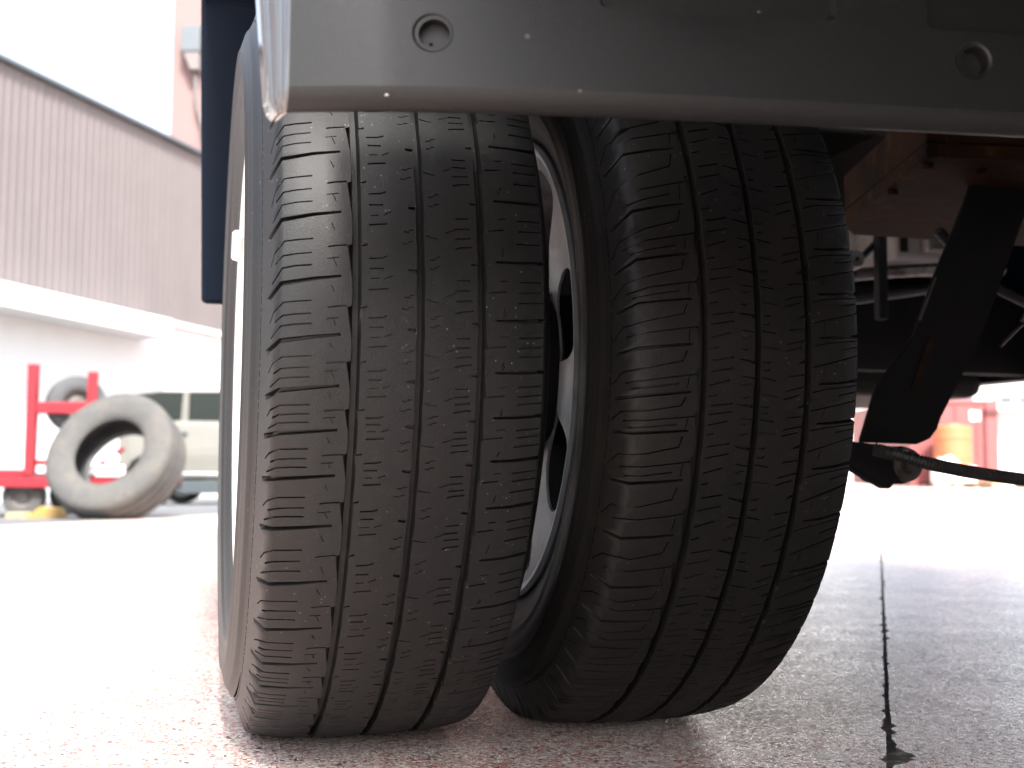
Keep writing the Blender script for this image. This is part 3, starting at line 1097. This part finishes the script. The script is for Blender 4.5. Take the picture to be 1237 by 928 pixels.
def ground_material():
    m = bpy.data.materials.new('red_aggregate_concrete')
    m.use_nodes = True
    nt = m.node_tree
    N, L = nt.nodes, nt.links
    b = N['Principled BSDF']
    tc = N.new('ShaderNodeTexCoord')

    def noise(scale, detail=4, rough=.6):
        n = N.new('ShaderNodeTexNoise'); n.inputs['Scale'].default_value = scale
        n.inputs['Detail'].default_value = detail; n.inputs['Roughness'].default_value = rough
        L.new(tc.outputs['Object'], n.inputs['Vector']); return n.outputs['Fac']

    def rng_(src, a, b_, c=0., d=1.):
        r = N.new('ShaderNodeMapRange')
        r.inputs['From Min'].default_value = a; r.inputs['From Max'].default_value = b_
        r.inputs['To Min'].default_value = c; r.inputs['To Max'].default_value = d
        L.new(src, r.inputs['Value']); return r.outputs['Result']

    def mix(f, a, b_):
        x = N.new('ShaderNodeMix'); x.data_type = 'RGBA'
        L.new(f, x.inputs[0])
        for s, v in ((6, a), (7, b_)):
            if isinstance(v, tuple): x.inputs[s].default_value = (*v, 1)
            else: L.new(v, x.inputs[s])
        return x.outputs[2]

    def vor(scale):
        v = N.new('ShaderNodeTexVoronoi'); v.inputs['Scale'].default_value = scale
        L.new(tc.outputs['Object'], v.inputs['Vector'])
        sp = N.new('ShaderNodeSeparateColor'); L.new(v.outputs['Color'], sp.inputs['Color'])
        return v.outputs['Distance'], sp.outputs['Red'], sp.outputs['Green']

    base = mix(rng_(noise(2.2, 5), .38, .66), (.45, .25, .205), (.50, .345, .315))
    base = mix(rng_(noise(13, 5), .42, .64), base, (.46, .19, .14))
    d1, r1, g1_ = vor(330)
    d3, r3, g3_ = vor(560)
    base = mix(rng_(r3, .60, .66), base, (.62, .54, .49))          # fine pale grit
    base = mix(rng_(r1, .70, .74), base, (.76, .70, .63))          # pale stones
    base = mix(rng_(g1_, .90, .93), base, (.10, .065, .06))        # dark stones
    d2, r2_, g2_ = vor(130)
    big = N.new('ShaderNodeMath'); big.operation = 'MULTIPLY'
    L.new(rng_(r2_, .945, .965), big.inputs[0]); L.new(rng_(d2, .40, .30), big.inputs[1])
    base = mix(big.outputs[0], base, (.78, .75, .71))
    L.new(base, b.inputs['Base Color'])
    rg = N.new('ShaderNodeMath'); rg.operation = 'ADD'
    L.new(rng_(noise(7, 5), .35, .7, .17, .25), rg.inputs[0]); L.new(rng_(g1_, 0, 1, -.03, .22), rg.inputs[1])
    L.new(rg.outputs[0], b.inputs['Roughness'])
    b.inputs['Specular IOR Level'].default_value = 0.6
    bp = N.new('ShaderNodeBump'); bp.inputs['Strength'].default_value = .40; bp.inputs['Distance'].default_value = .0009
    ad = N.new('ShaderNodeMath'); ad.operation = 'ADD'
    L.new(rng_(d1, .5, .1, 0, .8), ad.inputs[0]); L.new(noise(260, 4), ad.inputs[1])
    L.new(ad.outputs[0], bp.inputs['Height'])
    L.new(bp.outputs['Normal'], b.inputs['Normal'])
    return m


M['ground'] = ground_material()
M['joint'] = mat('joint_dirt', (.09, .08, .07), .9, noise=(90, (.32, .27, .23), .5, .7))
jfaces = []
for k in range(len(GF)):
    j = k % (ncol - 1)
    jfaces.append(1 if len(qv) <= j <= len(qv) + 2 else 0)
g = link('ground', G, GF, None, mats=[M['ground'], M['joint']], fm=jfaces)
tag(g, 'red speckled concrete yard with a chipped expansion joint at right', kind='structure')

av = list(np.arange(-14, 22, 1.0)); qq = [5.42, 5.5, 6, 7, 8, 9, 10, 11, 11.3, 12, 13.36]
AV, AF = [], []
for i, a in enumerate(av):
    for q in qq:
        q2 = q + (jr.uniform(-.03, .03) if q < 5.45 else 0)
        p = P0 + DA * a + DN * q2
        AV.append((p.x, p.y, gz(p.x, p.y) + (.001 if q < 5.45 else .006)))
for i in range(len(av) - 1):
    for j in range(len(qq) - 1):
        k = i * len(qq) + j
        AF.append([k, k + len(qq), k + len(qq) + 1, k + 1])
M['shade_strip'] = mat('grey_shade_tone', (.10, .105, .11), .85, noise=[(2, (.075, .08, .085), .4, .65), (60, (.14, .14, .14), .55, .75)], bump=(200, .5, .003))  # darker tone stands in for shade on the far ground
tag(link('shaded_ground_strip', AV, AF, M['shade_strip']), 'grey ground strip with shade put into its colour, along the foot of the warehouse', kind='structure')

# ================================================================== WAREHOUSE (left)
wo = Vector((-3.0, 19.3, 0))


def wall_pt(a, out=0.0, z=0.0):
    p = wo + DA * a - DN * out
    return Vector((p.x, p.y, z))


wh = empty('warehouse', wall_pt(0, 0, -.28), 'long warehouse with grey corrugated cladding over a white lower wall', 'warehouse')
wh.rotation_euler = (0, 0, math.atan2(DA.y, DA.x))      # local x along the wall, local -y toward the yard
ZB0 = .28
# one cladding sheet, ribs modelled
pw = 1.14
prof = []
nr = 6
for k in range(nr):
    x = k * pw / nr
    prof += [(x, 0), (x + .085, 0), (x + .100, -.013), (x + .172, -.013)]
prof.append((pw, 0))
vs = [(x, y, z) for z in (3.26 + ZB0, 6.76 + ZB0) for (x, y) in prof] + [(x, .06, z) for z in (3.26 + ZB0, 6.76 + ZB0) for x in (0, pw)]
n = len(prof)
fs = [[i, i + 1, n + i + 1, n + i] for i in range(n - 1)] + [[2 * n + 1, 2 * n, 2 * n + 2, 2 * n + 3], [0, n, 2 * n + 2, 2 * n], [n - 1, 2 * n + 1, 2 * n + 3, 2 * n - 1]]
first = link('cladding_sheet', vs, fs, M['cladding'], wh)
first.location = (-12, -.10, 0)
for k in range(1, 28):
    c = first.copy(); COL.objects.link(c); c.parent = wh; c.location = (-12 + k * (pw + .004), -.10, rng.uniform(-.012, .012))
B('eave_trim', -12.1, 20.1, -.22, 0.3, 6.78 + ZB0, 6.85 + ZB0, M['trim_blue'], wh, bevel=.01)
B('base_flashing', -12.1, 20.1, -.16, -.03, 3.15 + ZB0, 3.242 + ZB0, M['white_wall'], wh)
B('lower_wall', -12, 20, -.02, .28, -.1, 3.14 + ZB0, M['white_wall'], wh)
B('upper_core', -12, 20, .0, .28, 3.15 + ZB0, 6.77 + ZB0, M['white_wall'], wh)
B('canopy', -12, 3.6, -.75, -.03, 2.75 + ZB0, 3.13 + ZB0, M['white_wall'], wh, bevel=.02)
for a in (-9.0, -3.5): B('door_frame', a, a + 2.6, -.06, -.022, 0, 2.4, M['white_plastic'], wh, bevel=.01)
bm = bmesh.new()
prism(bm, [(.31, -.1), (.31, 6.85 + ZB0), (9, 7.6), (18, 6.85), (18, -.1)], -12, 20, 'x')
from_bm('main_block', bm, M['cladding'], wh)

# pink tower behind it
tw = empty('pink_tower', (0, 30, -.28), 'tall pink rendered block rising behind the warehouse roof', 'building')
tw.rotation_euler = (0, 0, radians(-15.3))
B('wall', -.79, 9, 0, 8, 0, 16, M['pink_wall'], tw, bevel=.02)
B('plinth_ledge', -.84, 9.1, -.06, 0.0, 8.36, 8.60, M['pink_wall'], tw)
hp_ = empty('rainwater_hopper', (0, 0, 0)); hp_.parent = tw
B('hopper_box', -.47, .02, -.40, -.003, 11.05 + .28, 11.72 + .28, M['trim_blue'], hp_, bevel=.01)
bm = bmesh.new()
prism(bm, [(-.42, 11.32), (0, 11.32), (0, 10.85), (-.22, 10.85)], -.37, -.005, 'y')
from_bm('hopper_cone', bm, M['cladding'], hp_, bevel=.01)
bm = bmesh.new()
tube(bm, [(-.12, -.18, 10.86), (-.11, -.18, 10.3), (-.06, -.17, 9.9), (.05, -.15, 9.5), (.12, -.14, 9.0), (.12, -.14, 8.7)], .05, 10)
from_bm('downpipe', bm, M['cladding'], hp_, smooth_angle=50)

# ================================================================== LIGHT BLOCKER: unseen walls and roof behind the camera, added to shade the truck
ws = empty('light_blocker', (0, 0, 0), 'unseen dark walls and roof added to shade the truck rear', 'light_blocker')
M['blocker_dark'] = mat('dark_blocker', (.022, .021, .02), .85, spec=.2, noise=(1.5, (.028, .026, .024), .4, .7))
for (nm, x0, x1, y0, y1, z0, z1) in (('blocker_back', -.15, .40, -5.4, -5.2, 0, 3.40), ('blocker_back', .402, 3.6, -2.10, -1.95, 0, 3.40), ('blocker_side', 3.45, 3.6, -5.4, -2.103, 0, 3.40), ('blocker_side', .402, .50, -5.4, -2.103, 0, 3.40), ('roof', -.18, 3.7, -5.6, -1.05, 3.403, 3.60)):  # roof here is the blocker's unseen top, added to shade the truck
    B(nm, x0, x1, y0, y1, z0, z1, M['blocker_dark'], ws)

# ================================================================== RED TRAILER with wheel rack
RX = Vector((.9645, -.2640, 0)); RY = Vector((.2640, .9645, 0))     # across / away


def img_frame(o, p, ang=0.0):
    o.location = p
    o.rotation_euler = (0, 0, -.2672 + ang)


tr = empty('red_trailer', (0, 0, 0), 'low red flatbed trailer with an upright post rack at its end', 'trailer')
tz = gz(-1.4, 9.6)
img_frame(tr, Vector((-1.40, 9.62, tz)))
h0 = -tz
# local x to the right as seen, y away, z from the trailer's ground
rail = B('side_rail', -2.6, .74, -.03, .05, .11 + h0, .205 + h0, M['red_paint'], tr, bevel=.008)
B('side_rail', -2.6, .74, 1.25, 1.33, .11 + h0, .205 + h0, M['red_paint'], tr, bevel=.008)
for x in np.arange(-2.5, .9, .42): B('cross_bearer', x, x + .07, .053, 1.247, .13 + h0, .19 + h0, M['red_dark'], tr)
for k in range(8): B('deck_board', -2.58, -.085, .055 + k * .15, .055 + k * .15 + .142, .208 + h0, .232 + h0, M['red_dark'], tr, bevel=.004)
B('edge_capping', -2.6, -.06, -.033, .05, .2075 + h0, .262 + h0, M['red_paint'], tr, bevel=.006)
B('rack_post', -.055, .025, -.04, .04, .265 + h0 - .055, 1.155 + h0, M['red_paint'], tr, bevel=.008)
B('rack_post', .425, .50, .05, .12, .2075 + h0, 1.10 + h0, M['red_paint'], tr, bevel=.008)
B('rack_bar', .028, .54, -.035, .025, .735 + h0, .835 + h0, M['red_paint'], tr, bevel=.008)
B('rack_bar', .028, .42, .0, .05, .30 + h0, .345 + h0, M['red_paint'], tr, bevel=.006)
bm = bmesh.new()
tube(bm, [(.45, .1, .22 + h0), (.62, .14, .38 + h0), (.72, .16, .45 + h0)], .022, 8)
from_bm('jack_handle', bm, M['red_paint'], tr, smooth_angle=50)
bm = bmesh.new()
lathe(bm, [(-.02, .006), (-.02, .05), (.02, .055), (.03, .006)], 20, 'y', (.55, -.10, .345 + h0))
from_bm('pale_lamp', bm, M['white_plastic'], tr, smooth_angle=40)
bm = bmesh.new()
lathe(bm, [(-.02, .006), (-.02, .05), (.02, .055), (.03, .006)], 20, 'y', (.70, -.08, .355 + h0))
from_bm('pale_lamp', bm, M['white_plastic'], tr, smooth_angle=40)
B('lamp_bar', .45, .80, -.06, -.033, .225 + h0, .30 + h0, M['white_plastic'], tr, bevel=.01)
bm = bmesh.new()
tube(bm, [(.45, -.12, .04 + h0), (.56, -.13, .07 + h0), (.68, -.14, .12 + h0)], .022, 10)
from_bm('coupling_lever', bm, M['steel'], tr, smooth_angle=40)
bm = bmesh.new()
lathe(bm, [(-.03, .004), (-.03, .04), (.03, .04), (.03, .004)], 16, 'y', (.46, -.12, .035 + h0))
from_bm('coupling_cap', bm, M['white_plastic'], tr, smooth_angle=40)


def simple_wheel(name, R_, w, ri, parent=None, rub='dark_rubber', rimm='dusty_rim'):
    """small background wheel about the local y axis, centre at origin"""
    root = empty(name)
    if parent is not None: root.parent = parent
    bm = bmesh.new()
    hw = w / 2
    lathe(bm, [(-hw * .8, ri), (-hw, ri * 1.12), (-hw * 1.02, (ri + R_) / 2), (-hw * .88, R_ * .95), (-hw * .7, R_), (-hw * .22, R_), (-hw * .2, R_ * .97), (-hw * .12, R_ * .97), (-hw * .1, R_),
               (hw * .1, R_), (hw * .12, R_ * .97), (hw * .2, R_ * .97), (hw * .22, R_), (hw * .7, R_), (hw * .88, R_ * .95), (hw * 1.02, (ri + R_) / 2), (hw, ri * 1.12), (hw * .8, ri)], 56, 'y')
    from_bm('tyre', bm, M[rub], root, smooth_angle=35)
    bm = bmesh.new()
    lathe(bm, [(-hw * .86, ri * 1.06), (-hw * .9, ri * 1.0), (-hw * .8, ri * .93), (-hw * .35, ri * .85), (-hw * .3, ri * .62), (-hw * .55, ri * .45), (-hw * .55, ri * .12), (-hw * .5, .002)], 40, 'y')
    from_bm('rim', bm, M[rimm], root, smooth_angle=35)
    bm = bmesh.new()
    lathe(bm, [(hw * .86, ri * 1.06), (hw * .8, ri * .93), (hw * .2, ri * .85), (-hw * .1, ri * .4), (-hw * .1, .002)], 40, 'y')
    from_bm('rim_back', bm, M['chassis'], root, smooth_angle=35)
    return root


for x in (-.10, -1.75):
    for y in (.12, 1.15):
        w = simple_wheel('wheel', .175, .13, .09, tr, 'old_rubber')
        w.location = (x, y, .175)

sw = simple_wheel('spare_wheel', .245, .19, .125)
tag(sw, 'small spare wheel held upright behind the red bar of the trailer rack', 'wheel')
pt = Vector((-1.40, 9.62, 0)) + RX * .285 + RY * .19
sw.location = (pt.x, pt.y, .825)
sw.rotation_euler = (0, 0, -.2672 + radians(30))

# ---- big worn truck tyre leaning on the trailer
lt = empty('loose_truck_tyre', (0, 0, 0), 'large dusty bald truck tyre without a wheel leaning against the red trailer', 'tyre')
bm = bmesh.new()
Rb, hw, rb_ = .505, .165, .275
prof_t = [(-hw * .72, rb_), (-hw * .86, rb_ + .012), (-hw * .97, rb_ + .05), (-hw * 1.06, rb_ + .11), (-hw * 1.02, Rb - .05), (-hw * .93, Rb - .022), (-hw * .82, Rb - .004),
          (-hw * .55, Rb), (-hw * .50, Rb - .012), (-hw * .42, Rb - .012), (-hw * .37, Rb), (-hw * .04, Rb), (-hw * .02, Rb - .012), (hw * .05, Rb - .012), (hw * .08, Rb),
          (hw * .37, Rb), (hw * .42, Rb - .012), (hw * .5, Rb - .012), (hw * .55, Rb), (hw * .82, Rb - .004), (hw * .93, Rb - .022), (hw * 1.02, Rb - .05), (hw * 1.06, rb_ + .11), (hw * .97, rb_ + .05), (hw * .86, rb_ + .012), (hw * .72, rb_)]
casing = list(prof_t)
lathe(bm, casing, 96, 'y')
from_bm('casing', bm, M['old_rubber'], lt, smooth_angle=40)
bm = bmesh.new()
lathe(bm, [(hw * .715, rb_ + .001), (hw * .60, rb_ + .02), (hw * .86, rb_ + .09), (hw * .86, Rb - .06), (hw * .6, Rb - .032), (-hw * .6, Rb - .032), (-hw * .86, Rb - .06), (-hw * .86, rb_ + .09), (-hw * .60, rb_ + .02), (-hw * .715, rb_ + .001)], 96, 'y')
from_bm('inner_liner', bm, M['dark_rubber'], lt, smooth_angle=40)
nrm = Vector((-.40, -.80, .46)).normalized()       # where the outer face looks
lt.rotation_mode = 'QUATERNION'
lt.rotation_quaternion = nrm.to_track_quat('-Y', 'Z')
cen = Vector((-.66, 8.42, 0))
rot_m = lt.rotation_quaternion.to_matrix()
low_z = min((rot_m @ Vector((r * sin(2 * pi * k / 96), y, r * cos(2 * pi * k / 96)))).z for y, r in prof_t for k in range(96))
lt.location = (cen.x, cen.y, gz(cen.x, cen.y) - low_z - .05)

# ---- yellow wedge on the ground under the trailer
bm = bmesh.new()
prism(bm, [(-.16, 0), (.16, 0), (.10, .085), (-.04, .10)], -.07, .07, 'y')
wc = from_bm('wheel_chock', bm, M['yellow'], None, bevel=.008)
tag(wc, 'yellow wheel chock lying on the ground left of the loose truck tyre', 'chock')
img_frame(wc, Vector((-1.20, 9.00, gz(-1.20, 9.0))), radians(8))
bm = bmesh.new()
prism(bm, [(-.09, 0), (.09, 0), (.075, .06), (-.07, .055)], -.06, .06, 'y')
wc = from_bm('stone_block', bm, M['pale_wood'], None, bevel=.012)
tag(wc, 'small pale block on the ground beside the yellow chock', 'block')
img_frame(wc, Vector((-1.42, 9.05, gz(-1.42, 9.05))), radians(-10))

# ================================================================== BEIGE CAR
car = empty('beige_car', (0, 0, 0), 'beige estate car parked side on beyond the red trailer', 'car')
img_frame(car, Vector((-1.05, 15.95, gz(-.4, 15.9))))
cz = -gz(-.4, 15.9)
# outline along x, z (local ground 0)
body = [(0.02, .42), (0.0, .60), (.02, 1.13), (.06, 1.155), (1.0, 1.165), (2.2, 1.15), (3.2, 1.10), (3.75, 1.0), (4.0, .80), (4.02, .42), (3.72, .36)]
for k in range(9): body.append((3.32 + .36 * cos(pi * k / 8), .36 + .34 * sin(pi * k / 8)))
body.append((.88, .36))
for k in range(9): body.append((.46 + .36 * cos(pi * k / 8), .36 + .34 * sin(pi * k / 8)))
body.append((.05, .36))
bm = bmesh.new()
prism(bm, body, 0, 1.72, 'y')
for v in bm.verts:
    t_ = min(1, abs(v.co.z - .78) / .5)
    v.co.y += (.06 * t_ * t_) * (1 if v.co.y < .8 else -1)
from_bm('body', bm, M['car_paint'], car, bevel=.03, seg=3)
bm = bmesh.new()
prism(bm, [(.09, 1.54), (.45, 1.585), (1.5, 1.59), (1.75, 1.55), (1.75, 1.53), (1.5, 1.563), (.45, 1.56), (.10, 1.515)], .20, 1.52, 'y')
from_bm('roof', bm, M['car_paint'], car, bevel=.01)
for y in (.19, 1.50):
    for (a, b, c, d) in (((.05, 1.16), (.12, 1.16), (.16, 1.54), (.085, 1.54)), ((.80, 1.165), (.90, 1.165), (.905, 1.56), (.825, 1.56)), ((2.24, 1.15), (2.33, 1.15), (1.74, 1.545), (1.66, 1.545))):
        bm = bmesh.new()
        prism(bm, [a, b, c, d], y, y + .035, 'y')
        from_bm('pillar', bm, M['car_paint'] if a[0] > .5 else M['car_black'], car, bevel=.006)
    for q in ([(.12, 1.165), (.80, 1.168), (.825, 1.555), (.16, 1.535)], [(.90, 1.168), (2.22, 1.155), (1.66, 1.54), (.905, 1.558)]):
        bm = bmesh.new()
        prism(bm, q, y + .012, y + .018, 'y')
        from_bm('window', bm, M['car_glass'], car)
bm = bmesh.new()
prism(bm, [(2.30, 1.15), (2.32, 1.16), (1.74, 1.55), (1.72, 1.54)], .22, 1.5, 'y')
from_bm('windscreen', bm, M['car_glass'], car)
B('sill_strip', .9, 3.0, -.030, .015, .40, .455, M['chrome'], car, bevel=.01)
B('side_skirt', .88, 2.9, .0, .04, .17, .345, M['car_black'], car, bevel=.01)
B('door_handle', .80, .95, -.035, -.004, .98, 1.01, M['car_black'], car, bevel=.008)
for x in (.62, 1.30): B('seat', x, x + .16, .35, 1.3, .9, 1.42, M['seat'], car, bevel=.04)
B('underbody', .5, 3.7, .15, 1.55, .19, .352, M['car_black'], car)
B('rear_lamp', -.012, .05, .08, .30, .80, 1.08, M['red_paint'], car, bevel=.01)
for x in (.46, 3.32):
    for y in (.12, 1.60):
        w = simple_wheel('wheel', .325, .2, .21, car, 'dark_rubber', 'white_plastic')
        w.location = (x, y, .325)

# ================================================================== RIGHT BACKGROUND
cn = empty('red_container', (0, 0, 0), 'red shipping container with its end doors facing the yard', 'container')
img_frame(cn, Vector((21.2, 30.25, 0)))
B('end_wall', 0, 2.02, 0, .06, .10, 2.50, M['container'], cn, bevel=.02)
B('corner_post', 2.024, 2.40, -.05, .12, .0, 2.62, M['container'], cn, bevel=.02)
B('corner_post', -.3, -.004, -.05, .12, .0, 2.62, M['container'], cn, bevel=.02)
B('header', 0, 2.02, -.04, .1, 2.504, 2.62, M['container'], cn, bevel=.02)
B('door_gap', 1.955, 2.02, -.045, -.002, .1, 2.35, M['red_dark'], cn)
B('lock_box', 1.99, 2.36, -.13, -.055, 2.20, 2.34, M['red_dark'], cn)
for x in (.55, 1.1, 1.75): B('lock_bar', x, x + .04, -.045, -.003, .2, 2.45, M['container'], cn)
B('box_side', -.3, 2.4, .13, 6.0, .05, 2.60, M['container'], cn)
B('plate', 1.55, 1.85, -.03, -.003, 2.0, 2.3, M['white_plastic'], cn)

od = empty('orange_tank', (0, 0, 0), 'squat orange plastic tank standing in front of the red container', 'tank')
img_frame(od, Vector((21.62, 29.2, 0)))
bm = bmesh.new()
lathe(bm, [(.62, .02), (.62, .50), (.66, .54), (.82, .54), (.84, .56), (.88, .56), (.90, .54), (1.40, .54), (1.42, .56), (1.46, .56), (1.48, .54), (1.74, .54), (1.80, .48), (1.82, .2), (1.86, .18), (1.86, .02)], 40, 'z')
from_bm('drum', bm, M['orange'], od, smooth_angle=35)
B('stand', -.5, .5, -.5, .5, .14, .61, M['white_plastic'], od, bevel=.02)
for x in (-.5, -.06, .38): B('stand_foot', x, x + .12, -.5, .5, 0, .137, M['pale_wood'], od)

wt = empty('white_sacks', (0, 0, 0), 'white wrapped bundle on the ground left of the orange tank stand', 'bundle')
img_frame(wt, Vector((20.98, 28.6, 0)))
bm = bmesh.new()
bmesh.ops.create_icosphere(bm, subdivisions=3, radius=.5)
for v in bm.verts:
    v.co = Vector((v.co.x * .9, v.co.y * .7, max(v.co.z, -.38) * 1.0 + .38)) * (1 + .06 * sin(v.co.x * 17) * cos(v.co.z * 13))
from_bm('bundle', bm, M['white_plastic'], wt, smooth_angle=60)

pl = empty('timber_pallet', (0, 0, 0), 'low pale timber pallet lying in front of the red container', 'pallet')
img_frame(pl, Vector((20.75, 27.9, 0)))
for k in range(6): B('deck_board', 0, 2.3, k * .18, k * .18 + .14, .125, .150, M['pale_wood'], pl)
for x in (0, 1.05, 2.1): B('bearer', x, x + .2, 0, 1.04, 0, .1235, M['pale_wood'], pl)

wb2 = empty('white_building', (0, 0, 0), 'low white building with a narrow window strip at the right edge', 'building')
img_frame(wb2, Vector((24.1, 31.6, 0)))
B('wall', -.1, 14, 0, 6, 0, 2.35, M['white_wall'], wb2)
B('overhang', -.2, 14.1, -.6, 6, 2.354, 3.6, M['white_wall'], wb2, bevel=.02)
for x0, x1 in ((.42, .54), (.64, 1.02), (1.25, 1.9), (2.2, 2.9)): B('window', x0, x1, -.62, -.603, 2.62, 2.86, M['trim_blue'], wb2)
B('gutter', -.25, 14.1, -.68, -.603, 2.30, 2.40, M['trim_blue'], wb2)

wb3 = empty('white_shed', (0, 0, 0), 'long plain white shed behind the red container', 'shed')
img_frame(wb3, Vector((14, 41, 0)))
B('wall', 0, 12, 0, 8, 0, 5.2, M['white_wall'], wb3)
bm = bmesh.new()
prism(bm, [(-.3, 5.2), (12.3, 5.2), (6, 6.6)], -.3, 8.3, 'y')
from_bm('roof', bm, M['cladding'], wb3)
